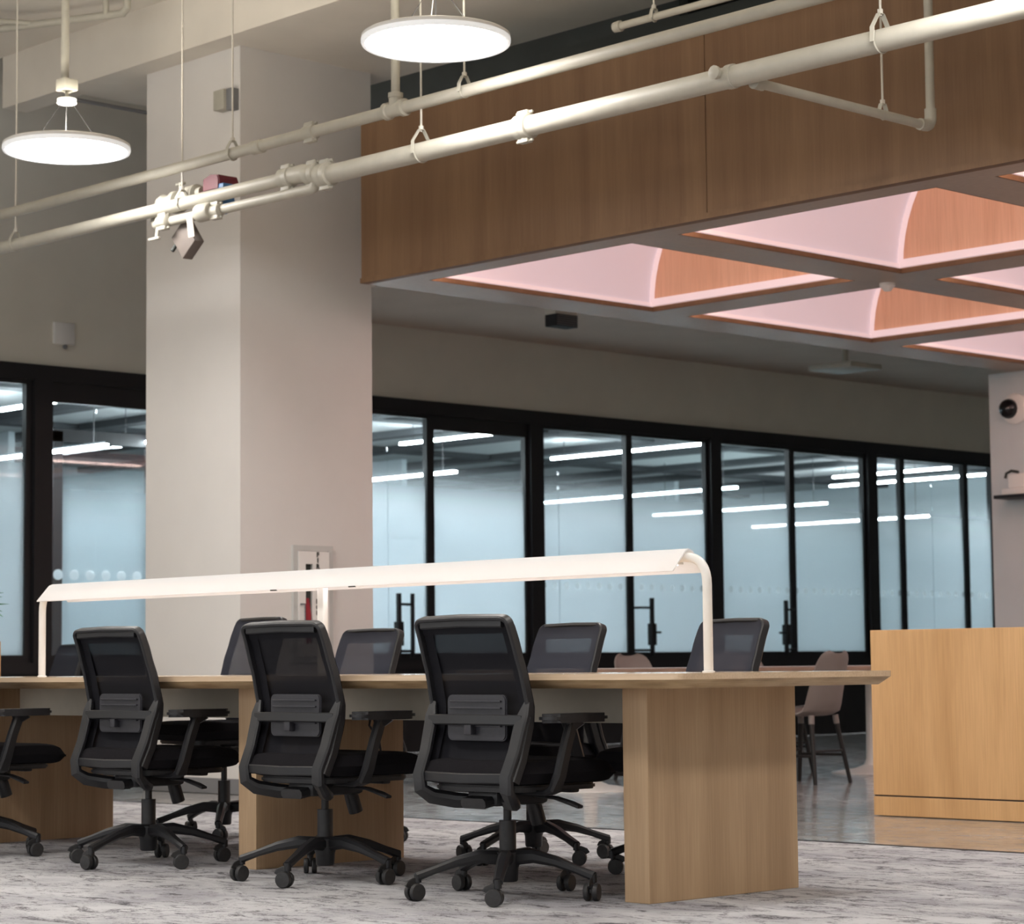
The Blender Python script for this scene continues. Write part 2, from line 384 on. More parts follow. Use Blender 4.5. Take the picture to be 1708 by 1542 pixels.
pane('window', 1, 2.185, 4.765, GP, stile=.06)
pane('window', 2, 4.935, 7.535, GC, top=.13, stile=.02, seam=5.40)
d = pane('door', 1, 7.705, 9.11, GP, seam=8.60); pull(d, 8.65, 1, True)
pane('window', 3, 9.11, 10.395, GP, top=.10)
pane('window', 4, 10.565, 11.83, G, seam=10.83)
d = pane('door', 2, 11.83, 13.045, G); pull(d, 12.07, -1)
d = pane('door', 3, 13.215, 14.42, G); pull(d, 14.2, 1)
pane('window', 5, 14.42, 15.725, G, top=.02)
pane('window', 6, 15.895, 16.41, G)
pane('window', 7, 16.41, 17.65, G, seam=17.0)
pane('window', 8, 17.65, 18.215, G)
pane('window', 9, 18.385, 20.9, G)

# the offices behind the glass
XB = -20.0; ZO = 3.34
struct(box((XB-.1, -1, .70), (XG-.12, 22, .76)), 'floor_office', M['room_floor'])
struct(box((XB-.1, -1, ZO), (XG-.12, 22, ZO+.08)), 'ceiling_office', M['room_ceiling'])
struct(box((XB-.1, -1, .76), (XB, 22, ZO)), 'wall_office_back', M['room'])
struct(box((XB, -1.1, .76), (XG-.12, -1, ZO)), 'wall_office_left', M['room'])
struct(box((XB, 21.9, .76), (XG-.12, 22, ZO)), 'wall_office_right', M['room'])
for y in (8.0, 13.6, 18.6):
    struct(box((XB, y-.04, .76), (-16.6, y+.04, ZO)), 'wall_partition', M['room'])
for y in (3.0, 4.9, 7.0, 8.2, 9.7, 11.2, 12.4, 14.1, 15.3, 17.0, 18.2, 20):
    struct(box((XB, y-.10, ZO-.07), (XG-.15, y+.10, ZO)), 'ceiling_beam', M['room_beam'])
for x in (-12.9, -15.6, -18.2):
    struct(box((x-.12, -1, ZO-.05), (x+.12, 21.9, ZO-.001)), 'ceiling_beam', M['room_beam'])
# dark door frame standing inside the left office
e = sempty('door_9', (-13.4, 7.0, .76))
f = MB(); f.box((-13.46, 6.4, .76), (-13.34, 6.5, 3.0)); f.box((-13.46, 7.5, .76), (-13.34, 7.62, 3.0)); f.box((-13.46, 6.4, 2.9), (-13.34, 7.62, 3.02)); build(f, 'door_frame', M['frame'], e)
build(box((-13.41, 6.5, .76), (-13.39, 7.5, 2.9)), 'glass_pane', GP, e)

def linear_light(x0, x1, y, z, label, mat=None):
    t = thing('linear_pendant_light', label, 'ceiling light', ((x0+x1)/2, y, z), 'linear office lights')
    build(box((x0, y-.012, z+.012), (x1, y+.012, z+.03)), 'housing', M['room_beam'], t)
    build(box((x0+.01, y-.027, z-.012), (x1-.01, y+.027, z+.012)), 'diffuser', mat, t)
    w = MB(); top = ZO
    for x in (x0+.2, x1-.2): w = MB(); w.cyl((x, y, z+.03), (x, y, top), .004, 6); build(w, 'suspension_wire', M['steel'], t)
LL = [(-14.6, -12.6, 8.5, 3.12, 'linear light high behind the narrow pane touching the column'),
      (-14.9, -12.2, 9.2, 2.86, 'linear light behind the narrow door, middle of the stack'),
      (-13.4, -11.6, 18.0, 3.12, 'linear light added to brighten the wide frosted pane near the far white wall'),  # this tube and the next are added to brighten the right-hand panes
      (-15.5, -12.6, 18.9, 2.62, 'low linear light added to brighten the last frosted panes'),
      (-14.2, -11.75, 5.82, 3.15, 'upper linear light behind the leftmost clear glass pane'),
      (-14.2, -11.75, 5.90, 2.72, 'lower linear light behind the leftmost clear glass pane'),
      (-14.4, -12.1, 4.25, 3.15, 'linear light behind the frosted pane at the left edge'),
      (-13.9, -11.6, 7.45, 2.95, 'linear light just left of the big white column'),
      (-14.2, -11.7, 8.75, 2.75, 'linear light behind the narrow door beside the fire cabinet column'),
      (-13.6, -11.72, 10.9, 3.15, 'bright linear light behind the second wide pane right of the column'),
      (-15.2, -12.3, 10.5, 2.75, 'dimmer low linear light behind the pane beside the black post'),
      (-13.9, -11.6, 13.47, 3.15, 'bright linear light behind the door with the ladder pull'),
      (-15.4, -12.0, 14.5, 2.75, 'linear light behind the darker middle office glass'),
      (-15.2, -12.4, 16.6, 2.68, 'linear light behind the frosted glass by the tall black post'),
      (-14.4, -11.6, 19.2, 3.12, 'linear light behind the farthest right glass pane')]
for a in LL: linear_light(*a, mat=M['tube_dim'] if a[2] in (14.5, 16.6) else M['tube'])

# ------------------------------------------------------------------ coffered canopy
CX0, CY0, CZ, CT = -5.97, 3.86, 3.2, 4.268
xs = [(-5.60, -3.85), (-3.50, -1.72), (-1.37, .41), (.76, 2.54)]
ys = [(4.09, 6.17), (6.51, 8.62), (8.95, 11.05)]
CX1, CY1 = 2.9, 11.4
can = thing('wooden_canopy', 'large brown wood ceiling canopy with pink lit vaulted coffers beside the column', 'ceiling canopy', (-2, 7.5, CZ))
for a, b in ((CX0, -3.075), (-3.07, -.10), (-.095, CX1)):
    build(box((a, CY0, CZ+.035), (b, CY0+.04, CT)), 'fascia_panel', M['panel'], can, smooth=False)
build(box((CX0, CY0+.04, CZ+.035), (CX0+.04, CY1, CT)), 'side_panel', M['panel'], can)
build(box((CX0, CY0-.012, CZ), (CX1, CY0+.05, CZ+.033)), 'edge_strip', M['panel'], can)
g = MB(); xe = [CX0] + [v for p in xs for v in p] + [CX1]; ye = [CY0+.05] + [v for p in ys for v in p] + [CY1]
for i in range(0, len(xe), 2): g.box((xe[i], ye[0], CZ), (xe[i+1], ye[-1], CZ+.03))
for j in range(0, len(ye), 2):
    for i in range(1, len(xe)-1, 2): g.box((xe[i], ye[j], CZ), (xe[i+1], ye[j+1], CZ+.03))
build(g, 'soffit', M['soffit'], can, smooth=False)
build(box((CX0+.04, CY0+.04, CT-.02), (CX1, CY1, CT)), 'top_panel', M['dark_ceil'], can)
for (x0, x1) in xs:
    for (y0, y1) in ys:
        R = (x1-x0)/2; cx = (x0+x1)/2; H = .93
        def arc(t, y, k=0): a = PI*t; return (cx-(R-k)*math.cos(a), y, CZ+.032+(H-k)*math.sin(a))
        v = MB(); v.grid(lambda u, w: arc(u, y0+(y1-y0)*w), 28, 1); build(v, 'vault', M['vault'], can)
        for yy in (y1, y0):
            lp = MB(); pts = [(arc(k/28, yy)[0], arc(k/28, yy)[2]) for k in range(29)]
            lp.prism(pts, yy, yy+.02 if yy == y1 else yy-.02, axis='y'); build(lp, 'lunette', M['lunette'], can, smooth=False)
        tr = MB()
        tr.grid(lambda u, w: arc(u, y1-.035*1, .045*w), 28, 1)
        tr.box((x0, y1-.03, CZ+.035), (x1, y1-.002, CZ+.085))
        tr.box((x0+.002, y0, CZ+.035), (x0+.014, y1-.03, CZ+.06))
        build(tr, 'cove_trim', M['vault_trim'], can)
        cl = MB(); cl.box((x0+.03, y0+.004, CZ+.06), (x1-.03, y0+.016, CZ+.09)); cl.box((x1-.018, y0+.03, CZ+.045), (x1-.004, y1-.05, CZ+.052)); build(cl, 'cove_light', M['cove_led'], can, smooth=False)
        lip = MB(); lip.box((x0, y0, CZ+.001), (x1, y0+.012, CZ+.03)); lip.box((x0, y1-.012, CZ+.001), (x1, y1, CZ+.03)); lip.box((x0, y0+.012, CZ+.001), (x0+.012, y1-.012, CZ+.03)); lip.box((x1-.012, y0+.012, CZ+.001), (x1, y1-.012, CZ+.03))
        build(lip, 'coffer_lip', M['panel'], can, smooth=False)
def puck(x, y, z, r, label, mat='white'):
    m = MB(); m.lathe([(r, z), (r, z-.02), (r*.7, z-.035), (r*.45, z-.05), (.005, z-.052)], (x, y, 0), 20)
    return tag(build(m, 'smoke_detector', M[mat]), label, 'detector')
puck(-3.78, 6.40, CZ, .05, 'small white disc on the canopy where four coffers meet')
puck(-8.95, 8.10, 3.95, .10, 'white round detector on the low ceiling left of the dark vent')
puck(-8.95, 10.65, 3.95, .10, 'white round detector on the low ceiling right of the dark vent')
v = thing('ceiling_vent', 'dark rectangular vent grille below the canopy edge', 'vent', (-9.1, 9.0, 3.95))
build(box((-9.25, 8.76, 3.84), (-9.12, 9.02, 3.95)), 'vent_frame', M['ceil'], v)
build(box((-9.25, 8.76, 3.735), (-9.11, 9.02, 3.84)), 'vent_box', M['dark_base'], v)
s = MB()
for k in range(5): s.box((-9.11, 8.765, 3.745+k*.019), (-9.103, 9.015, 3.753+k*.019))
build(s, 'grille', M['base_grey'], v)
s = thing('sprinkler_pendant', 'pale ceiling drop with a crossbar under the far canopy', 'sprinkler', (-8.37, 11.84, 3.55))
m = MB(); m.cyl((-8.37, 11.84, 3.56), (-8.37, 11.84, 3.95), .03, 10); build(m, 'stem', M['pipe'], s)
m = MB(); m.box((-8.62, 11.60, 3.51), (-8.12, 12.08, 3.56), bev=.01); build(m, 'crossbar', M['pipe'], s)

# dome camera and shelf on the far wall
c = thing('dome_camera', 'black dome camera on the white wall right of the glass', 'security camera', (-5.95, 11.0, 2.89))
m = MB(); m.lathe([(.13, 0), (.13, -.03), (.10, -.05)], (-5.93, 11, 2.885), 24, 'y'); build(m, 'housing', M['white'], c)
m = MB(); m.sphere((-5.97, 10.95, 2.885), .085); build(m, 'lens_dome', M['lens'], c)
s = thing('wall_shelf', 'short black shelf on the white wall at the right edge', 'shelf', (-5.6, 10.9, 2.12))
build(box((-6.03, 10.78, 2.125), (-5.2, 11, 2.155)), 'board', M['frame'], s)
b = MB(); b.box((-5.7, 10.80, 2.04), (-5.68, 11, 2.125)); build(b, 'bracket', M['frame'], s)
t = thing('table_telephone', 'small white and dark object standing on the black wall shelf', 'ornament', (-5.86, 10.9, 2.155))
m = MB(); m.tube([(-5.99, 10.9, 2.30), (-5.98, 10.9, 2.34), (-5.93, 10.9, 2.36), (-5.86, 10.9, 2.345)], .012, 8); build(m, 'handle', M['ink'], t)
m = MB(); m.box((-5.98, 10.82, 2.155), (-5.72, 10.96, 2.21), bev=.01); m.box((-5.93, 10.84, 2.21), (-5.76, 10.94, 2.33), bev=.015); build(m, 'body', M['white'], t)
t.name = 'shelf_ornament'

# ------------------------------------------------------------------ pipes
PY = 2.2
p1 = thing('sprinkler_pipe', 'thinner upper cream pipe running across the room with a tee and riser', 'pipe', (-4, PY, 3.66))
m = MB(); m.cyl((-11.17, PY, 3.645), (3, PY, 3.68), .032, 16); build(m, 'pipe_run', M['pipe'], p1)
m = MB(); m.cyl((-3.744, PY, 3.67), (-3.744, PY, 5.148), .023, 14); build(m, 'riser', M['pipe'], p1)
def coupling(px, pz, r, par, bolts=True, name='coupling', py=PY):
    m = MB(); m.lathe([(r*1.02, -.045), (r*1.26, -.04), (r*1.26, -.012), (r*1.16, 0), (r*1.26, .012), (r*1.26, .04), (r*1.02, .045)], (px, py, pz), 18, 'x')
    if bolts:
        for sg in (1, -1):
            m.box((px-.035, py-.02, pz+sg*r*1.35-.012), (px+.035, py+.02, pz+sg*r*1.35+.012), bev=.003)
            m.cyl((px-.055, py, pz+sg*(r*1.4)), (px+.055, py, pz+sg*(r*1.4)), .007, 8)
    build(m, name, M['pipe'], par)
m = MB(); m.lathe([(.034, -.08), (.046, -.075), (.046, -.05), (.038, -.045), (.038, .045), (.046, .05), (.046, .075), (.034, .08)], (-3.744, PY, 3.665), 18, 'x'); m.lathe([(.036, 0), (.036, .06), (.04, .06), (.04, .085), (.026, .09)], (-3.744, PY, 3.665), 18); build(m, 'tee_fitting', M['pipe'], p1)
coupling(-4.44, 3.661, .032, p1); coupling(-4.90, 3.658, .031, p1, False)
def hanger(x, y, z, r, ztop, label):
    h = thing('pipe_hanger', label, 'hanger', (x, y, z), 'pipe hangers')
    m = MB(); m.tube([(x, y-r*1.25, z-.3*r), (x, y-r*1.2, z+r), (x, y-.014, z+r*2.3), (x, y+.014, z+r*2.3), (x, y+r*1.2, z+r), (x, y+r*1.25, z-.3*r)], 0, sq=(.005, .024), up=(1, 0, 0))
    ring = [(x, y+math.cos(a)*r*1.06, z+math.sin(a)*r*1.06) for a in [PI+.2+k*(PI-.4)/10 for k in range(11)]]
    m.tube(ring, .005, 6); build(m, 'clevis', M['pipe'], h)
    m = MB(); m.cyl((x, y, z+r*2.1), (x, y, ztop), .0055, 8); m.cyl((x, y, z+r*2.3), (x, y, z+r*2.3+.02), .013, 6); build(m, 'rod', M['pipe_rod'], h)
hanger(-3.22, PY, 3.668, .032, 5.148, 'pipe hanger on the thin upper pipe just below the right disc light')
hanger(-5.127, PY, 3.655, .032, 5.148, 'pipe hanger with a long rod passing the small box on the column')
p2 = thing('sprinkler_main', 'thick cream main pipe crossing in front of the brown canopy fascia', 'pipe', (-4, PY, 3.41))
m = MB(); m.cyl((-4.33, PY, 3.408), (3, PY, 3.412), .050, 24); build(m, 'pipe_run', M['pipe'], p2)
m = MB(); m.cyl((-11.17, PY, 3.443), (-4.60, PY, 3.443), .037, 18); build(m, 'reduced_run', M['pipe'], p2)
m = MB(); m.tube([(-4.66, PY, 3.443), (-4.60, PY, 3.447), (-4.50, PY, 3.447), (-4.38, PY, 3.42), (-4.30, PY, 3.408)], .06, 20, radii=[.036, .048, .052, .052, .05]); build(m, 'reducer', M['pipe'], p2)
coupling(-4.64, 3.445, .044, p2); coupling(-4.31, 3.410, .052, p2); coupling(-2.79, 3.409, .050, p2); coupling(-4.42, 3.43, .046, p2)
m = MB(); m.cyl((-1.49, PY, 3.42), (-1.50, PY-.075, 3.425), .024, 14); m.lathe([(.030, 0), (.032, -.02), (.018, -.03)], (-1.50, PY-.06, 3.425), 12, 'y'); m.lathe([(.05, -.02), (.056, -.018), (.056, .018), (.05, .02)], (-1.46, PY, 3.411), 20, 'x'); build(m, 'plug', M['pipe'], p2)
hanger(-3.547, PY, 3.409, .050, 5.148, 'pipe hanger on the thick main between its coupling and the reducer')
hanger(-.63, PY, 3.411, .050, 5.148, 'pipe hanger on the thick main near the vertical riser with an elbow')
hanger(-5.60, PY, 3.443, .034, 5.148, 'thin pipe hanger rod above the cluster of valves')
hanger(-7.35, PY, 3.443, .034, 5.148, 'pipe hanger on the reduced main at the left edge')
def bendpts(p0, p1, p2, r, n=6):
    p0, p1, p2 = map(Vector, (p0, p1, p2)); a = (p0-p1).normalized(); b = (p2-p1).normalized(); A = p1+a*r; B = p1+b*r
    return [tuple(p0)] + [tuple((1-t)**2*A+2*t*(1-t)*p1+t*t*B) for t in [k/n for k in range(n+1)]] + [tuple(p2)]
br = thing('branch_pipe', 'cream branch pipe with an elbow rising in front of the wood fascia', 'pipe', (-1.36, 2.2, 3.37))
m = MB(); m.tube(bendpts((-1.365, 2.24, 3.374), (-1.365, 3.56, 3.372), (-1.36, 3.56, 4.79), .05), .022, 14); build(m, 'pipe_run', M['pipe'], br)
m = MB(); m.tube(bendpts((-1.365, 3.47, 3.372), (-1.365, 3.56, 3.372), (-1.365, 3.56, 3.46), .05), .029, 14); build(m, 'elbow', M['pipe'], br)
m = MB(); m.cyl((-1.365, 2.235, 3.374), (-1.365, 2.30, 3.374), .03, 14); build(m, 'outlet', M['pipe'], br)
hanger(-1.365, 3.18, 3.373, .022, 5.148, 'small pipe hanger on the slanting branch pipe near its elbow')
sp_ = thing('stub_pipe', 'short thin cream pipe with a capped end in the dark gap above the canopy', 'pipe', (-2.3, 3.3, 4.18))
m = MB(); m.cyl((-3.18, 3.3, 4.19), (3, 3.3, 4.17), .020, 12); build(m, 'pipe_run', M['pipe'], sp_)
m = MB(); m.lathe([(.0, -.02), (.028, -.015), (.03, .03), (.02, .035)], (-3.20, 3.3, 4.19), 12, 'x'); build(m, 'end_cap', M['pipe'], sp_)
hanger(-2.93, 3.3, 4.186, .020, 4.79, 'pipe hanger on the short thin pipe above the canopy')
# flow switch assembly under the main
fs = p2
m = MB(); m.tube(bendpts((-4.40, PY, 3.40), (-4.40, PY, 3.352), (-5.1, PY, 3.355), .03)[:-1] + [(-5.82, PY+.03, 3.368)], .028, 16); build(m, 'bypass_pipe', M['pipe'], fs)
m = MB(); m.tube([(-5.820, PY+.03, 3.365), (-5.910, PY+.05, 3.368), (-5.960, PY+.07, 3.40), (-5.960, PY+.09, 3.47), (-5.920, PY+.09, 3.50)], .03, 14); build(m, 'elbow', M['pipe'], fs)
m = MB(); m.lathe([(.03, -.09), (.055, -.08), (.062, -.05), (.05, -.03), (.05, .03), (.066, .05), (.066, .09), (.04, .10)], (-5.840, PY+.09, 3.49), 18, 'x'); m.lathe([(.045, -.07), (.06, -.06), (.06, .05), (.035, .06)], (-5.620, PY+.09, 3.505), 18, 'x'); m.cyl((-5.920, PY+.09, 3.49), (-5.520, PY+.09, 3.51), .035, 14); build(m, 'valve_body', M['pipe'], fs)
m = MB(); m.cyl((-5.740, PY+.09, 3.5), (-5.740, PY+.09, 3.60), .012, 8); m.box((-5.780, PY+.08, 3.585), (-5.700, PY+.10, 3.60), bev=.003); build(m, 'valve_stem', M['pipe'], fs)
m = MB(); m.cyl((-5.880, PY+.03, 3.35), (-5.850, PY, 3.28), .010, 8); m.box((-5.920, PY-.01, 3.27), (-5.820, PY+.01, 3.285), bev=.003); build(m, 'drain_cock', M['pipe'], fs)
coupling(-5.780, 3.366, .028, fs); coupling(-5.280, 3.356, .028, fs)
f2 = thing('flow_switch', 'dark red and blue flow switch with a hanging tag beside the column', 'flow switch', (-5.400, PY, 3.40))
m = MB(); m.prism([(-5.470, 3.495), (-5.320, 3.495), (-5.315, 3.55), (-5.330, 3.58), (-5.400, 3.59), (-5.465, 3.57)], PY+.045, PY+.19, axis='y', bev=.006); m.box((-5.500, PY+.045, 3.475), (-5.430, PY+.17, 3.50), bev=.004); build(m, 'cover', M['maroon'], f2)
m = MB(); m.lathe([(.055, .02), (.07, .0), (.07, -.05), (.045, -.085), (.02, -.09)], (-5.365, PY+.135, 3.435), 20, 'y'); m.box((-5.340, PY+.05, 3.49), (-5.280, PY+.12, 3.525), bev=.003); build(m, 'switch_body', M['blue'], f2)
m = MB(); m.lathe([(.045, -.06), (.052, -.05), (.052, .05), (.045, .06)], (-5.370, PY-.01, 3.36), 16, 'x'); build(m, 'saddle', M['pipe'], f2)
m = MB(); m.tube([(-5.440, PY+.02, 3.405), (-5.430, PY-.02, 3.37), (-5.390, PY-.045, 3.345), (-5.330, PY-.045, 3.345)], .006, 6); build(m, 'strap', M['ink'], f2)
m = MB(); m.prism([(-5.495, 3.345), (-5.440, 3.335), (-5.420, 3.225), (-5.475, 3.225)], PY-.048, PY-.044, axis='y'); build(m, 'paper_tag', M['tag'], f2)
bx = thing('junction_box', 'tilted grey brown box hanging under the valves', 'box', (-5.670, PY, 3.20))
m = MB(); m.box((-5.750, PY+.06, 3.17), (-5.600, PY+.13, 3.345), bev=.005, rot=Matrix.Rotation(math.radians(-38), 3, 'Y')); build(m, 'body', M['greybox'], bx)
m = MB(); m.cyl((-5.770, PY+.08, 3.235), (-5.780, PY+.06, 3.20), .012, 10); build(m, 'knockout', M['ink'], bx)
# conduits at the top left
cd = thing('ceiling_conduit', 'cream conduit at the top left corner feeding the disc light', 'conduit', (-7.5, 2.5, 4.9))
m = MB(); m.tube([(-8.4, 2.28, 4.995), (-7.145, 2.858, 5.0), (-7.10, 2.86, 5.03), (-7.10, 2.86, 5.15)], .026, 12); build(m, 'main_conduit', M['pipe'], cd)
m = MB(); m.tube([(-8.2, 2.0, 5.05), (-7.72, 2.62, 5.0)], .018, 10); build(m, 'side_conduit', M['pipe'], cd)
m = MB(); m.cyl((-7.25, 2.80, 5.0), (-7.25, 2.80, 5.15), .02, 10); build(m, 'support', M['pipe'], cd)
dc = thing('dark_conduit', 'thin dark pipe running from the light drop to the column top', 'conduit', (-8.37, 4, 4.72))
m = MB(); m.cyl((-8.38, 3.22, 4.73), (-8.38, 5.6, 4.73), .014, 10); build(m, 'tube', M['base_grey'], dc)
# small device box on the column
b = thing('column_box', 'small pale box mounted high on the left face of the column', 'device box', (-6.72, 3.36, 4.35))
build(box((-6.80, 3.32, 4.37), (-6.69, 3.398, 4.50), bev=.004), 'body', M['pipe'], b); build(box((-6.69, 3.34, 4.36), (-6.63, 3.398, 4.50), bev=.003), 'side_cover', M['base_grey'], b)
b = thing('wall_speaker', 'square white panel mounted high on the wall left of the column', 'wall panel', (XG, 5.07, 3.45))
build(box((XG, 4.97, 3.46), (XG+.03, 5.17, 3.64), bev=.006), 'panel', M['white'], b)
m = MB(); m.sphere((XG+.02, 5.08, 3.44), .02); build(m, 'sensor', M['base_grey'], b)

# ------------------------------------------------------------------ disc pendants
def disc_light(x, y, z, label, ct, ztop, R=.35):
    t = thing('disc_pendant_light', label, 'pendant light', (x, y, z), 'round disc pendants')
    m = MB(); m.lathe([(R-.012, .002), (R, -.004), (R+.004, .002), (R+.004, .028), (R-.006, .034), (R*.3, .04), (.01, .042)], (x, y, z), 64); build(m, 'housing', M['white'], t)
    m = MB(); m.lathe([(R-.014, .006), (R-.013, -.010), (R+.002, -.012), (R+.006, -.002), (R+.006, .012), (R+.001, .014), (R-.014, .008)], (x, y, z), 64); build(m, 'glow_rim', M['rim'], t)
    m = MB(); m.lathe([(R-.014, .006), (R-.014, -.001), (.01, -.001)], (x, y, z), 64); build(m, 'diffuser', M['disc'], t)
    m = MB(); m.lathe([(R*.8, .0425), (R*.8, .0445), (.06, .0445), (.06, .0425)], (x, y, z), 48); build(m, 'uplight_diffuser', M['uplight'], t)
    for a in (.5, 2.6, 4.7): m = MB(); m.cyl((x+math.cos(a)*R*.55, y+math.sin(a)*R*.55, z+.036), (x+math.cos(a)*.035, y+math.sin(a)*.035, ct), .0022, 6); build(m, 'suspension_cable', M['steel'], t)
    m = MB(); m.cyl((x, y, z+.04), (x, y, ct), .003, 6); build(m, 'power_cord', M['steel'], t)
    m = MB(); m.lathe([(.05, 0), (.055, .004), (.055, .028), (.05, .032)], (x, y, ct), 20); build(m, 'canopy_plate', M['white'], t)
    m = MB(); m.box((x-.045, y-.045, ct+.075), (x+.045, y+.045, ct+.14), bev=.004); m.cyl((x, y, ct+.03), (x, y, ct+.08), .01, 8); m.cyl((x-.02, y, ct+.13), (x-.02, y, ztop), .022, 12); build(m, 'drop_conduit', M['pipe'], t)
LZ, LY = 3.72, 1.60
disc_light(-2.824, 1.648, 3.742, 'large round glowing disc light at the top centre before the wood fascia', 4.0, 5.15)
disc_light(-5.809, 1.556, 3.699, 'smaller looking round disc light at the upper left before the grey wall', 3.96, 5.15)
for i, x in enumerate((.17, 3.17)): disc_light(x, LY, LZ, 'disc light outside the right of the frame', 4.0, 5.15)
for x, y in ((4.6, 9), (5.6, 13.5), (5.6, 18), (8, 11), (8, 16)): disc_light(x, y, LZ, 'unseen disc light added beyond the counter to brighten the wall under the canopy', 4.0, 5.9)  # out-of-view discs added to light the wall under the canopy
for x in (-8.83, -5.83, -2.83, .17, 3.17): disc_light(x, -2.2, LZ, 'disc light in the front row outside the frame', 4.0, 5.15)

# ------------------------------------------------------------------ fire extinguisher cabinet
FX = -6.618
fc = thing('fire_cabinet', 'white fire extinguisher cabinet mounted on the column face behind the desk lamp', 'fire cabinet', (FX, 3.975, .84))
f = MB(); y0, y1, z0, z1 = 3.81, 4.14, .82, 1.575
for a, b_ in (((FX, y0, z1-.035), (FX+.02, y1, z1)), ((FX, y0, z0), (FX+.02, y1, z0+.035)), ((FX, y0, z0+.035), (FX+.02, y0+.035, z1-.035)), ((FX, y1-.035, z0+.035), (FX+.02, y1, z1-.035))): f.box(a, b_)
build(f, 'trim_frame', M['cab_trim'], fc, smooth=False)
d = MB(); ya, yb = y0+.095, y0+.155
d.box((FX+.015, y0+.038, z0+.038), (FX+.028, ya, z1-.038)); d.box((FX+.015, yb, z0+.038), (FX+.028, y1-.038, z1-.038)); d.box((FX+.015, ya, z1-.12), (FX+.028, yb, z1-.038)); d.box((FX+.015, ya, z0+.038), (FX+.028, yb, z0+.12))
build(d, 'door', M['white'], fc, smooth=False)
build(box((FX+.001, ya, z0+.12), (FX+.003, yb, z1-.12)), 'window_recess', M['ink'], fc)
h = MB(); h.tube([(FX+.028, y0+.05, 1.195), (FX+.05, y0+.072, 1.195), (FX+.05, y0+.072, 1.055), (FX+.028, y0+.05, 1.055)], .006, 8); build(h, 'handle', M['steel'], fc)
ex = thing('fire_extinguisher', 'red fire extinguisher behind the narrow slot of the white cabinet', 'fire extinguisher', (FX+.01, y0+.125, .9))
e_ = MB(); e_.prism([(y0+.098, 1.075), (y0+.152, 1.075), (y0+.152, 1.12), (y0+.135, 1.235), (y0+.112, 1.235), (y0+.098, 1.15)], FX+.004, FX+.014, axis='x', bev=.003); build(e_, 'cylinder', M['red'], ex)
e_ = MB(); e_.prism([(y0+.098, .98), (y0+.152, .98), (y0+.152, 1.073), (y0+.098, 1.073)], FX+.004, FX+.013, axis='x', bev=.002); build(e_, 'label_plate', M['white'], ex)
e_ = MB(); e_.prism([(y0+.098, .94), (y0+.152, .94), (y0+.152, .978), (y0+.098, .978)], FX+.004, FX+.014, axis='x', bev=.002); build(e_, 'lower_body', M['red'], ex)
dg = bpy.context.evaluated_depsgraph_get()
def letters(text, pitch, size, loc, mat, parent):
    for i, ch in enumerate(text):
        cu = bpy.data.curves.new('t', 'FONT'); cu.body = ch; cu.size = size; cu.align_x = 'CENTER'; cu.align_y = 'CENTER'; cu.extrude = .0006; cu.offset = .0028
        o = bpy.data.objects.new('t', cu); C.objects.link(o); bpy.context.view_layer.update()
        me = bpy.data.meshes.new_from_object(o.evaluated_get(bpy.context.evaluated_depsgraph_get())); bpy.data.objects.remove(o)
        # text plane XY -> world: x -> +y, y -> +z, normal +x
        me.transform(Matrix(((0, 0, 1, 0), (1, 0, 0, 0), (0, 1, 0, 0), (0, 0, 0, 1))) )
        yield me, (loc[0], loc[1], loc[2]-i*pitch)
bm = bmesh.new()
for me, p in letters('FIREEXTINGUISHER',   .0378, .040, (FX+.0292, y0+.195, 1.515), None, None):
    me.transform(Matrix.Translation(p)); bm.from_mesh(me); bpy.data.meshes.remove(me)
tx = MB(); tx.bm.free(); tx.bm = bm; build(tx, 'lettering', M['ink'], fc, smooth=False)

# ------------------------------------------------------------------ the long table
TZ = .757
tb = thing('long_table', 'long pale oak plywood work table on thick slab legs', 'table', (-3, .385, 0))
def rrect(x0, y0, x1, y1, r, n=6):
    o = []
    for cx, cy, a0 in ((x1-r, y1-r, 0), (x0+r, y1-r, 90), (x0+r, y0+r, 180), (x1-r, y0+r, 270)):
        for k in range(n+1): a = math.radians(a0+90*k/n); o.append((cx+r*math.cos(a), cy+r*math.sin(a)))
    return o
TX0, TX1, TY0, TY1 = -6.75, .30, -.175, .955
m = MB(); m.prism(rrect(TX0, TY0, TX1, TY1, .035), TZ-.003, TZ); build(m, 'tabletop', M['oak_top'], tb)
m = MB(); A = rrect(TX0, TY0, TX1, TY1, .035); B = rrect(TX0+.035, TY0+.035, TX1-.035, TY1-.035, .02)
va = [m.bm.verts.new((x, y, TZ-.003)) for x, y in A]; vm = [m.bm.verts.new((x, y, TZ-.020)) for x, y in A]; vb = [m.bm.verts.new((x, y, TZ-.048)) for x, y in B]
for i in range(len(A)):
    j = (i+1) % len(A); m.bm.faces.new((va[i], va[j], vm[j], vm[i])).material_index = 1; m.bm.faces.new((vm[i], vm[j], vb[j], vb[i]))
m.bm.faces.new(vb[::-1]); m.bm.faces.new(va); build(m, 'plywood_edge', [M['ply'], M['oak_top']], tb)
for i in range(4):
    x = -2.094*i; x1_, x0_ = x, x-.112
    if i == 3: x0_, x1_ = x-.112, x
    build(box((x0_, 0, 0), (x1_, .771, TZ-.048), bev=.002), 'slab_leg', M['oak'], tb, smooth=False)
for i in range(3):
    build(box((-2.094*(i+1), .25, .583), (-2.094*i-.112, .52, TZ-.049)), 'cable_trough', M['tray'], tb)
for (xa, xb) in ((-1.93, -1.97), (-1.80, -1.83)):
    pass
cbl = thing('power_cable', 'pair of thin black cables hanging under the table before the middle slab', 'cable', (-1.95, .24, .3))
m = MB(); m.tube([(-2.06, .30, .60), (-2.05, .26, .56), (-2.04, .25, .50), (-2.06, .24, .44), (-2.08, .23, .38)], .005, 8); build(m, 'cable', M['plastic'], cbl)
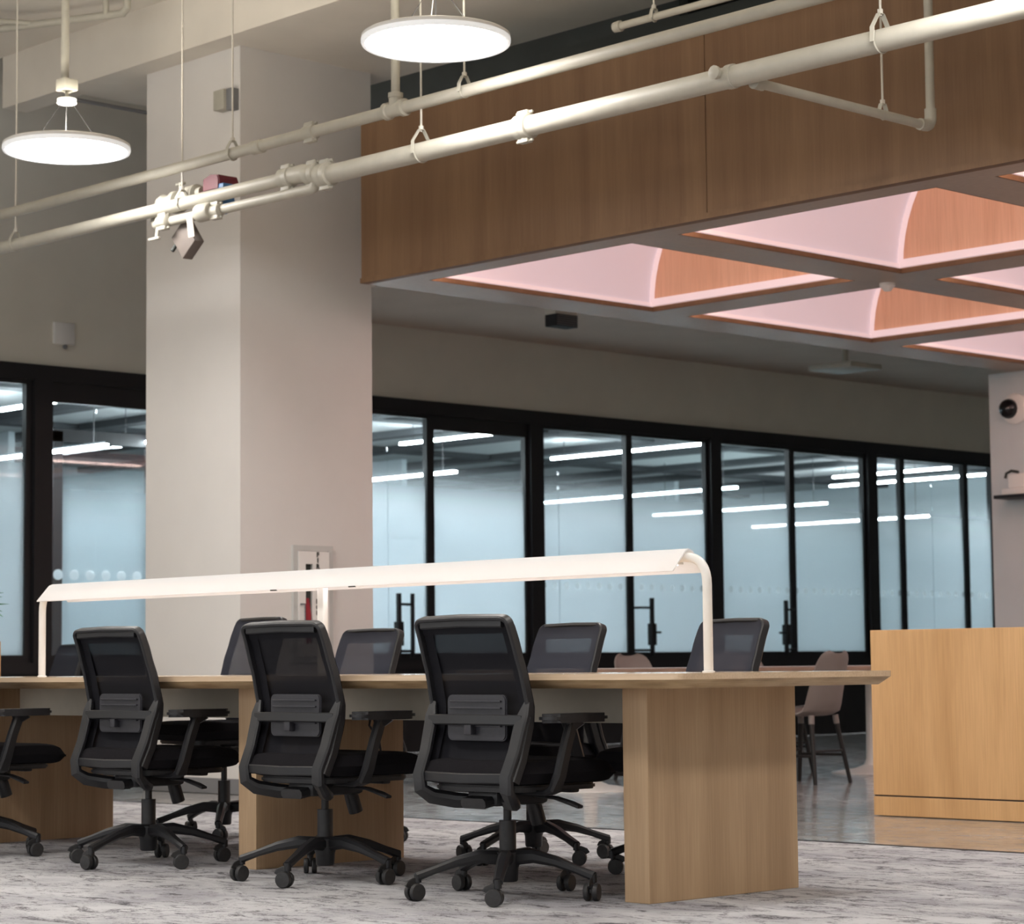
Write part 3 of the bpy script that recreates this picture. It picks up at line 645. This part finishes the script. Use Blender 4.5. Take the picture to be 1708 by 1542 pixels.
m = MB(); m.tube([(-2.05, .56, .60), (-2.04, .54, .55), (-2.05, .60, .49), (-2.06, .62, .43), (-2.07, .58, .38)], .005, 8); build(m, 'cable', M['plastic'], cbl)
cbl.location.z = .3

# desk lamp bridging the table
YC = .386
lp = thing('table_lamp', 'long white linear lamp on tall posts along the table centre', 'lamp', (-2.15, YC, TZ))
def flap(s):
    m = MB(); pts = [(YC, 1.188), (YC+s*.020, 1.181), (YC+s*.088, 1.108), (YC+s*.084, 1.105), (YC+s*.018, 1.176), (YC, 1.183)]
    return m.prism(pts, -4.13, -.146, axis='x')
build(flap(-1), 'shade', M['shade'], lp); build(flap(1), 'shade', M['shade'], lp)
m = MB(); m.prism([(YC-.022, 1.163), (YC+.022, 1.163), (YC+.030, 1.135), (YC-.030, 1.135)], -4.06, -.20, axis='x'); build(m, 'light_housing', M['white'], lp)
build(box((-4.04, YC-.024, 1.131), (-.22, YC+.024, 1.1345)), 'light_strip', M['led'], lp)
zt = 1.158
def post(xp, sgn):
    m = MB(); m.tube([(xp, YC, TZ)] + bendpts((xp, YC, .9), (xp, YC, zt), (xp+sgn*.20, YC, zt), .10, 8)[0:], .0165, 18); m.lathe([(.022, TZ), (.022, TZ+.004), (.018, TZ+.006)], (xp, YC, 0), 18); build(m, 'post', M['white'], lp)
post(-.065, -1); post(-4.215, 1)
m = MB(); m.box((-2.172, YC-.014, TZ), (-2.128, YC+.014, 1.15), bev=.008); build(m, 'post', M['white'], lp)
for x in (-2.36, -1.86):
    m = MB(); m.box((x-.02, YC-.090, 1.104), (x+.02, YC-.084, 1.109)); build(m, 'clip', M['ink'], lp)

# ------------------------------------------------------------------ office chairs
def stile_y(z):   # side profile of the back: leans back at the top, bulges forward at the lumbar
    P = [(.33, -.235), (.39, -.195), (.49, -.150), (.59, -.122), (.65, -.118), (.75, -.140), (.85, -.172), (.955, -.208)]
    for (a, ya), (b, yb) in zip(P, P[1:]):
        if z <= b: t = max(0, (z-a)/(b-a)); t = t*t*(3-2*t)*.3+t*.7; return ya+(yb-ya)*t
    return P[-1][1]
def half_w(z): return .236 - .012*max(0, (z-.62)/.33) if z > .62 else .236
def make_chair(mesh_mat, arms=True):
    r = thing('office_chair', '', 'chair')
    # five-star base
    sb = MB()
    sb.lathe([(.030, .055), (.034, .06), (.036, .10), (.045, .125), (.045, .155), (.030, .162)], (0, 0, 0), 24)
    for k in range(5):
        a = 2*PI*k/5; c, s_ = math.cos(a), math.sin(a); P = [(.02, .135), (.10, .142), (.18, .126), (.25, .103), (.315, .080)]
        sb.tube([(c*d, s_*d, z) for d, z in P], 0, sq=[(.046, .050), (.044, .044), (.040, .034), (.035, .026), (.032, .030)], up=(0, 0, 1))
        sb.cyl((c*.312, s_*.312, .060), (c*.312, s_*.312, .088), .013, 12)
    base = build(sb, 'star_base', M['frame_plastic'], r, local=True)
    ca = MB()
    for sx in (-1, 1):
        ca.lathe([(.012, sx*.006), (.026, sx*.006), (.0295, sx*.010), (.0295, sx*.020), (.027, sx*.0245), (.008, sx*.0255)], (0, -.012, .0295), 24, 'x')
    ca.box((-.0055, -.030, .026), (.0055, .004, .058), bev=.003)
    ca.tube([(0, -.040, .045), (0, -.034, .056), (0, -.018, .062), (0, .002, .061)], 0, sq=(.030, .006), up=(1, 0, 0))
    ca.cyl((0, 0, .05), (0, 0, .075), .007, 10)
    cme = None
    for k in range(5):
        a = 2*PI*k/5
        if cme is None: co = build(ca, 'caster', M['caster'], base, local=True); cme = co.data
        else:
            co = bpy.data.objects.new('caster', cme); C.objects.link(co); co.parent = base
        co.location = (math.cos(a)*.312, math.sin(a)*.312, 0); co.rotation_euler.z = a+[.4, -1.9, 1.2, 2.6, -.5][k]
    m = MB(); m.cyl((0, 0, .155), (0, 0, .262), .029, 20); m.cyl((0, 0, .26), (0, 0, .335), .014, 16); build(m, 'gas_lift', M['plastic'], r, local=True)
    # mechanism
    m = MB(); m.box((-.075, -.12, .315), (.075, .13, .372), bev=.016); m.box((-.19, -.02, .352), (.19, .04, .372), bev=.006); m.box((-.19, .12, .355), (.19, .16, .375), bev=.006)
    m.tube([(0, -.10, .335), (0, -.16, .325)], 0, sq=(.12, .035)); mech = build(m, 'mechanism', M['plastic'], r, local=True)
    m = MB(); m.tube([(.07, .06, .345), (.17, .065, .340), (.235, .07, .325), (.275, .075, .312)], 0, sq=[(.02, .012), (.03, .010), (.038, .010), (.03, .010)]); build(m, 'lever', M['plastic'], mech, local=True)
    m = MB(); m.tube([(0, .115, .325), (.0, .13, .30), (.0, .15, .245)], .024, 16, radii=[.020, .027, .027]); build(m, 'tension_knob', M['plastic'], mech, local=True)
    # seat: shell + cushion
    m = MB()
    def seat(u, v, top):
        x = (u-.5)*.48; y = -.205+v*.52; sx = 1-.10*abs(2*v-1)**3; x *= sx
        ed = max(0, 1-abs(2*u-1)**10)*max(0, 1-abs(2*v-1)**14)
        fr_ = max(0, v-.7)/.3
        if top: z = .428+.047*ed**.42 - .014*fr_**2 - .010*math.exp(-((u-.5)**2+(v-.4)**2)*14)
        else: z = .428-.042*ed**.45 - .006*fr_**2
        return (x, y, z)
    m.grid(lambda u, v: seat(u, v, True), 22, 22); m.grid(lambda u, v: seat(u, v, False), 22, 22)
    bmesh.ops.remove_doubles(m.bm, verts=m.bm.verts, dist=.0008)
    build(m, 'seat', M['fabric'], r, local=True)
    m = MB(); m.prism(rrect(-.205, -.17, .205, .255, .06, 4), .366, .388, bev=.006); build(m, 'seat_pan', M['plastic'], r, local=True)
    # back frame
    m = MB(); Z = [.40+(.925-.40)*k/14 for k in range(15)]
    loop = [(-half_w(z), stile_y(z), z) for z in Z]
    zc = .925; w0 = half_w(zc)
    for k in range(1, 6): a = PI/2*k/5; loop.append((-w0+.035*(1-math.cos(a)), stile_y(zc+.022*math.sin(a)), zc+.022*math.sin(a)))
    right = [(-x, y, z) for x, y, z in loop[::-1]]
    loop = loop + [(0, stile_y(.947)-.012, .950)] + right
    m.tube(loop, 0, sq=(.034, .017), up=(1, 0, 0))
    m.tube([(-.20, stile_y(.94)-.004, .928), (0, stile_y(.94)-.014, .932), (.20, stile_y(.94)-.004, .928)], 0, sq=(.016, .030), up=(0, 0, 1))
    build(m, 'back_frame', M['frame_plastic'], r, local=True)
    # mesh sheet
    def ms(u, v):
        z = .415+v*.540; hw = half_w(z)+.004-.03*max(0, (z-.925)/.03)**2; x = (u*2-1)*hw; return (x, stile_y(z)+.0195-.016*(1-(u*2-1)**2)*max(0, (z-.62)/.3)+.012*(1-(u*2-1)**2)*max(0, (.7-z)/.3), z)
    m = MB(); m.grid(ms, 14, 30); build(m, 'mesh_back', mesh_mat, r, local=True)
    # folded upholstery border visible through the net
    m = MB()
    def border(u, v, s_): z = .42+v*.49; hw = half_w(z)-.008; x = s_*(hw-.045*u); return (x, stile_y(z)+.006, z)
    for s_ in (-1, 1): m.grid(lambda u, v: border(u, v, s_), 1, 18)
    m.grid(lambda u, v: ((u*2-1)*.222, stile_y(.725+.0*v)-.002+.004, .885+.035*v) if False else ((u*2-1)*.222, stile_y(.895+.03*v)-.008*(1-(u*2-1)**2)+.004, .895+.03*v), 12, 1)
    build(m, 'mesh_border', mesh_mat, r, local=True)
    # rear yoke: cross bars, thick lower stiles, and the loop going under the seat
    m = MB(); o_ = -.028
    m.tube([(-.240, stile_y(.60)-.004, .60), (-.225, stile_y(.60)+o_, .605), (0, stile_y(.60)+o_-.018, .607), (.225, stile_y(.60)+o_, .605), (.240, stile_y(.60)-.004, .60)], 0, sq=(.014, .036), up=(0, 0, 1))
    m.tube([(-.236, stile_y(.42)-.004, .415), (-.21, stile_y(.42)+o_+.006, .415), (0, stile_y(.42)+o_-.006, .412), (.21, stile_y(.42)+o_+.006, .415), (.236, stile_y(.42)-.004, .415)], 0, sq=(.014, .034), up=(0, 0, 1))
    for s_ in (-1, 1):
        m.tube([(s_*.232, stile_y(.66)-.004, .665), (s_*.228, stile_y(.62)-.020, .62), (s_*.222, stile_y(.58)+o_, .58), (s_*.218, stile_y(.50)+o_, .50), (s_*.214, stile_y(.42)+o_, .42), (s_*.212, stile_y(.38)-.005, .372), (s_*.195, -.170, .345), (s_*.14, -.11, .330), (s_*.05, -.06, .325)], 0,
               sq=[(.024, .020), (.050, .022), (.054, .022), (.052, .022), (.054, .024), (.056, .030), (.060, .036), (.06, .036), (.05, .03)], up=(0, 1, 0))
    build(m, 'back_yoke', M['frame_plastic'], r, local=True)
    # lumbar pad
    m = MB(); yl = stile_y(.61)
    m.prism(rrect(-.145, .535, .145, .690, .02, 3), yl-.022, yl-.008, axis='y', bev=.004)
    for z in (.585, .615, .645, .668): m.box((-.125, yl-.030, z-.003), (.125, yl-.020, z+.003), bev=.0015)
    m.box((-.035, yl-.048, .555), (.0, yl-.02, .60), bev=.004)
    build(m, 'lumbar_pad', M['pad'], r, local=True)
    for s_ in (-1, 1):
        if not arms: break
        m = MB(); m.tube([(s_*.10, -.03, .362), (s_*.23, -.035, .362), (s_*.265, -.035, .375), (s_*.282, -.030, .42), (s_*.285, .0, .52), (s_*.283, .030, .592)], 0, sq=[(.05, .016), (.05, .018), (.056, .026), (.054, .030), (.050, .028), (.050, .028)], up=(0, 0, 1))
        m.tube([(s_*.283, .025, .575), (s_*.283, .035, .605)], 0, sq=[(.04, .026), (.10, .04)], up=(1, 0, 0))
        arm = build(m, 'armrest', M['frame_plastic'], r, local=True)
        m = MB(); m.prism(rrect(s_*.283-.042, -.105, s_*.283+.042, .185, .040, 6), .596, .626, bev=.010); build(m, 'arm_pad', M['plastic'], arm, local=True)
    return r
def copy_tree(o, parent=None):
    c = o.copy(); C.objects.link(c); c.parent = parent
    for ch in o.children: copy_tree(ch, c)
    return c
near = make_chair(M['mesh_near'])
far = make_chair(M['mesh_far'])
def place(proto, first, x, y, rz, star, label, group, dz=0, spin=0):
    o = proto if first else copy_tree(proto)
    o.location = (x, y, 0); o.rotation_euler.z = rz; o['label'] = label; o['category'] = 'chair'; o['group'] = group
    rnd = random.Random(int(abs(x*100))+7)
    for ch in o.children:
        if ch.name.startswith('star_base'):
            ch.rotation_euler.z = math.radians(star)-rz
            for k, cc in enumerate(ch.children): cc.rotation_euler.z += spin+rnd.uniform(-.6, .6)
        elif dz and not ch.name.startswith('gas_lift'): ch.location.z += dz
    return o
NG, FG = 'black mesh office chairs along the near side of the table', 'black mesh office chairs along the far side of the table'
specs_n = [(-.52, -.145, 0, 22, 'black mesh office chair nearest the right end of the table'),
           (-1.525, -.12, 0, 7, 'black mesh office chair before the middle slab leg, pale patch showing through its back'),
           (-2.66, -.11, 0, -9, 'black mesh office chair standing alone between the left and middle slab legs'),
           (-3.66, -.30, 0, 24, 'black mesh office chair cut off by the left edge, only arm and seat showing')]
specs_f = [(-.70, 1.00, PI-.30, 20, 'far side office chair whose grey back is crossed by the right lamp post', 0),
           (-1.56, 1.00, PI-.20, 60, 'far side office chair, its back between the nearest black chair and right lamp post', 0),
           (-2.83, 1.02, PI-.12, 5, 'far side office chair with its back right of the middle lamp post', 0),
           (-3.70, 1.06, PI-.16, 30, 'tallest set far side office chair, partly hidden by the middle near chair', .07)]
for i, s_ in enumerate(specs_n): place(near, i == 0, *s_[:4], s_[4], NG)
for i, s_ in enumerate(specs_f): place(far, i == 0, *s_[:4], s_[4], FG, dz=s_[5], spin=1.5)
place(far, False, -8.2, 2.98, PI*.93, 10, 'distant black mesh chair seen left of the leftmost black chair', 'distant office chairs')

# ------------------------------------------------------------------ honey oak counter on the right
ct = thing('oak_counter', 'honey oak counter cabinet with a recessed seam near the floor at the right', 'cabinet', (.4, 4.5, 0))
build(box((-2.245, 4.137, .104), (3.2, 4.80, .951), bev=.003), 'body', M['honey'], ct, smooth=False)
build(box((-2.240, 4.142, .097), (3.2, 4.79, .104)), 'shadow_gap', M['frame'], ct, smooth=False)
build(box((-2.245, 4.137, 0), (3.2, 4.80, .097), bev=.002), 'plinth', M['honey'], ct, smooth=False)
# planter at the left
pl_ = thing('planter_cabinet', 'honey oak planter cabinet cut off by the left edge of the frame', 'cabinet', (-8, 1.8, 0))
build(box((-8.6, 1.55, 0), (-7.16, 2.0, .965), bev=.003), 'body', M['honey'], pl_, smooth=False)
pt = thing('potted_plant', 'green leafy plant tip showing at the left edge above the planter', 'plant', (-7.28, 1.85, .965))
m = MB(); m.lathe([(.08, .966), (.11, 1.0), (.11, 1.03), (.02, 1.03)], (-7.28, 1.85, 0), 20); build(m, 'pot', M['base_grey'], pt)
m = MB(); rnd = random.Random(3)
for k in range(46):
    a = rnd.uniform(0, 2*PI); L = rnd.uniform(.14, .30); hgt = rnd.uniform(1.08, 1.32); tilt = rnd.uniform(-.2, .5)
    b0 = Vector((-7.28+math.cos(a)*.02, 1.85+math.sin(a)*.02, 1.02)); mid = Vector((-7.28+math.cos(a)*L*.5, 1.85+math.sin(a)*L*.5, hgt)); tip = Vector((-7.28+math.cos(a)*L, 1.85+math.sin(a)*L, hgt-tilt*.1))
    sd = Vector((-math.sin(a), math.cos(a), 0))
    m.tube([b0, (b0+mid)/2+Vector((0, 0, .04)), mid], .003, 5)
    q = [mid, mid+(tip-mid)*.35+sd*.025+Vector((0,0,.012)), tip, mid+(tip-mid)*.35-sd*.025+Vector((0,0,.012))]
    vs = [m.bm.verts.new(p) for p in q]; f_ = m.bm.faces.new(vs)
build(m, 'foliage', M['leaf'], pt)

# ------------------------------------------------------------------ cafe table and chairs
def cafe_table(y0, y1, peds, label):
    t = thing('communal_table', label, 'table', (-5.2, (y0+y1)/2, 0))
    build(box((-5.60, y0, .725), (-4.80, y1, .764), bev=.008), 'tabletop', [M['tabletop2']], t)
    build(box((-5.597, y0+.003, .7645), (-4.803, y1-.003, .7675)), 'surface', M['white'], t)
    for y in peds:
        m = MB(); m.lathe([(.29, 0), (.29, .008), (.24, .018), (.12, .035), (.06, .06), (.042, .10), (.038, .3), (.036, .66), (.06, .71), (.16, .724)], (-5.2, y, 0), 40); build(m, 'pedestal', M['white'], t)
M['tabletop2'] = wood('table_edge_wood', (.30, .21, .16), (.40, .28, .21), .5, scale=(6, 6, 6))
cafe_table(4.3, 9.6, (5.08, 7.98), 'long white topped table with tulip pedestals on the polished floor')
def make_cafe():
    r = thing('cafe_chair', '', 'chair')
    K = [(.215, .447, .185, 0), (.19, .456, .205, 0), (.10, .447, .218, .1), (-.02, .438, .225, .25), (-.12, .442, .226, .5), (-.175, .468, .222, .8), (-.205, .52, .216, 1), (-.225, .60, .208, 1), (-.242, .68, .200, .9), (-.258, .75, .192, .8), (-.270, .80, .176, .6), (-.275, .828, .155, .5), (-.278, .844, .125, .4), (-.279, .850, .09, .3)]
    def sh(u, v):
        f = v*(len(K)-1); i = min(int(f), len(K)-2); t = f-i; P, Q = K[i], K[i+1]
        y, z, w, c = [P[k]*(1-t)+Q[k]*t for k in range(4)]; x = u*2-1; q = abs(x)**2.4
        return (x*w, y+.055*c*q, z+.028*(1-c)*q)
    m = MB(); m.grid(sh, 16, 39, thick=.010)
    build(m, 'seat_shell', M['shell'], r, local=True)
    for sx, sy in ((-1, 1), (1, 1), (-1, -1), (1, -1)):
        m = MB(); m.cyl((sx*.21, sy*.20-.01, 0), (sx*.150, sy*.14-.01, .40), .0135, 12, r2=.017); leg = build(m, 'leg', M['dark_wood'], r, local=True)
        m = MB(); m.cyl((sx*.150, sy*.14-.01, .39), (sx*.143, sy*.135-.01, .447), .020, 12); build(m, 'leg_socket', M['shell'], leg, local=True)
    m = MB()
    for sy in (-1, 1): m.cyl((-.178, sy*.167-.01, .215), (.178, sy*.167-.01, .215), .009, 10)
    for sx in (-1, 1): m.cyl((sx*.181, -.18, .185), (sx*.181, .16, .185), .009, 10)
    build(m, 'stretcher', M['dark_wood'], r, local=True); return r
cafe = make_cafe(); CG = 'taupe shell chairs around the white topped table'
cs = [(-4.64, 6.54, PI/2+.10, 'taupe shell chair with dark legs seen whole between the slab leg and the counter'),
      (-4.66, 5.40, PI/2, 'taupe shell chair mostly hidden behind the right end of the long table lamp'),
      (-5.78, 6.35, -PI/2, 'taupe shell chair beyond the table, rounded back top left of the lamp post'),
      (-5.80, 7.62, -PI/2+.1, 'taupe shell chair beyond the table, back top beside the rightmost office chair')]
for i, (x, y, rz, lab) in enumerate(cs):
    o = cafe if i == 0 else copy_tree(cafe)
    o.location = (x, y, -.004); o.rotation_euler.z = rz; o['label'] = lab; o['category'] = 'chair'; o['group'] = CG
for o in list(C.objects):
    if o.name.startswith('communal_table'): o.location.z -= .004

# ------------------------------------------------------------------ camera, world, view
cam = bpy.data.cameras.new('camera'); co = bpy.data.objects.new('camera', cam); C.objects.link(co)
r = Vector((0.69461447, 0.71931116, -0.01010952)); u = Vector((0.06819421, -0.05185006, 0.9963238)); f = Vector((-0.71614265, 0.69275034, 0.08506866))
mw = Matrix(((r.x, u.x, -f.x, 5.40562084), (r.y, u.y, -f.y, -5.83855706), (r.z, u.z, -f.z, .78659739), (0, 0, 0, 1))); co.matrix_world = mw
cam.sensor_fit = 'HORIZONTAL'; cam.sensor_width = 36; cam.lens = 3982.0876/1708*36; cam.clip_end = 100
cam.dof.use_dof = True; cam.dof.focus_distance = 8.6; cam.dof.aperture_fstop = 6.3
sc = bpy.context.scene; sc.camera = co
w = bpy.data.worlds.new('world'); sc.world = w; w.use_nodes = True
w.node_tree.nodes['Background'].inputs[0].default_value = (.96, .985, 1, 1); w.node_tree.nodes['Background'].inputs[1].default_value = .85  # even world light added as fill through the open front
vs = sc.view_settings; vs.view_transform = 'Standard'; vs.look = 'None'; vs.gamma = 1; vs.use_curve_mapping = False; vs.exposure = 0.82
sc.cycles.max_bounces = 8; sc.cycles.diffuse_bounces = 5; sc.cycles.transparent_max_bounces = 24; sc.cycles.sample_clamp_indirect = 6
sc.cycles.use_denoising = True
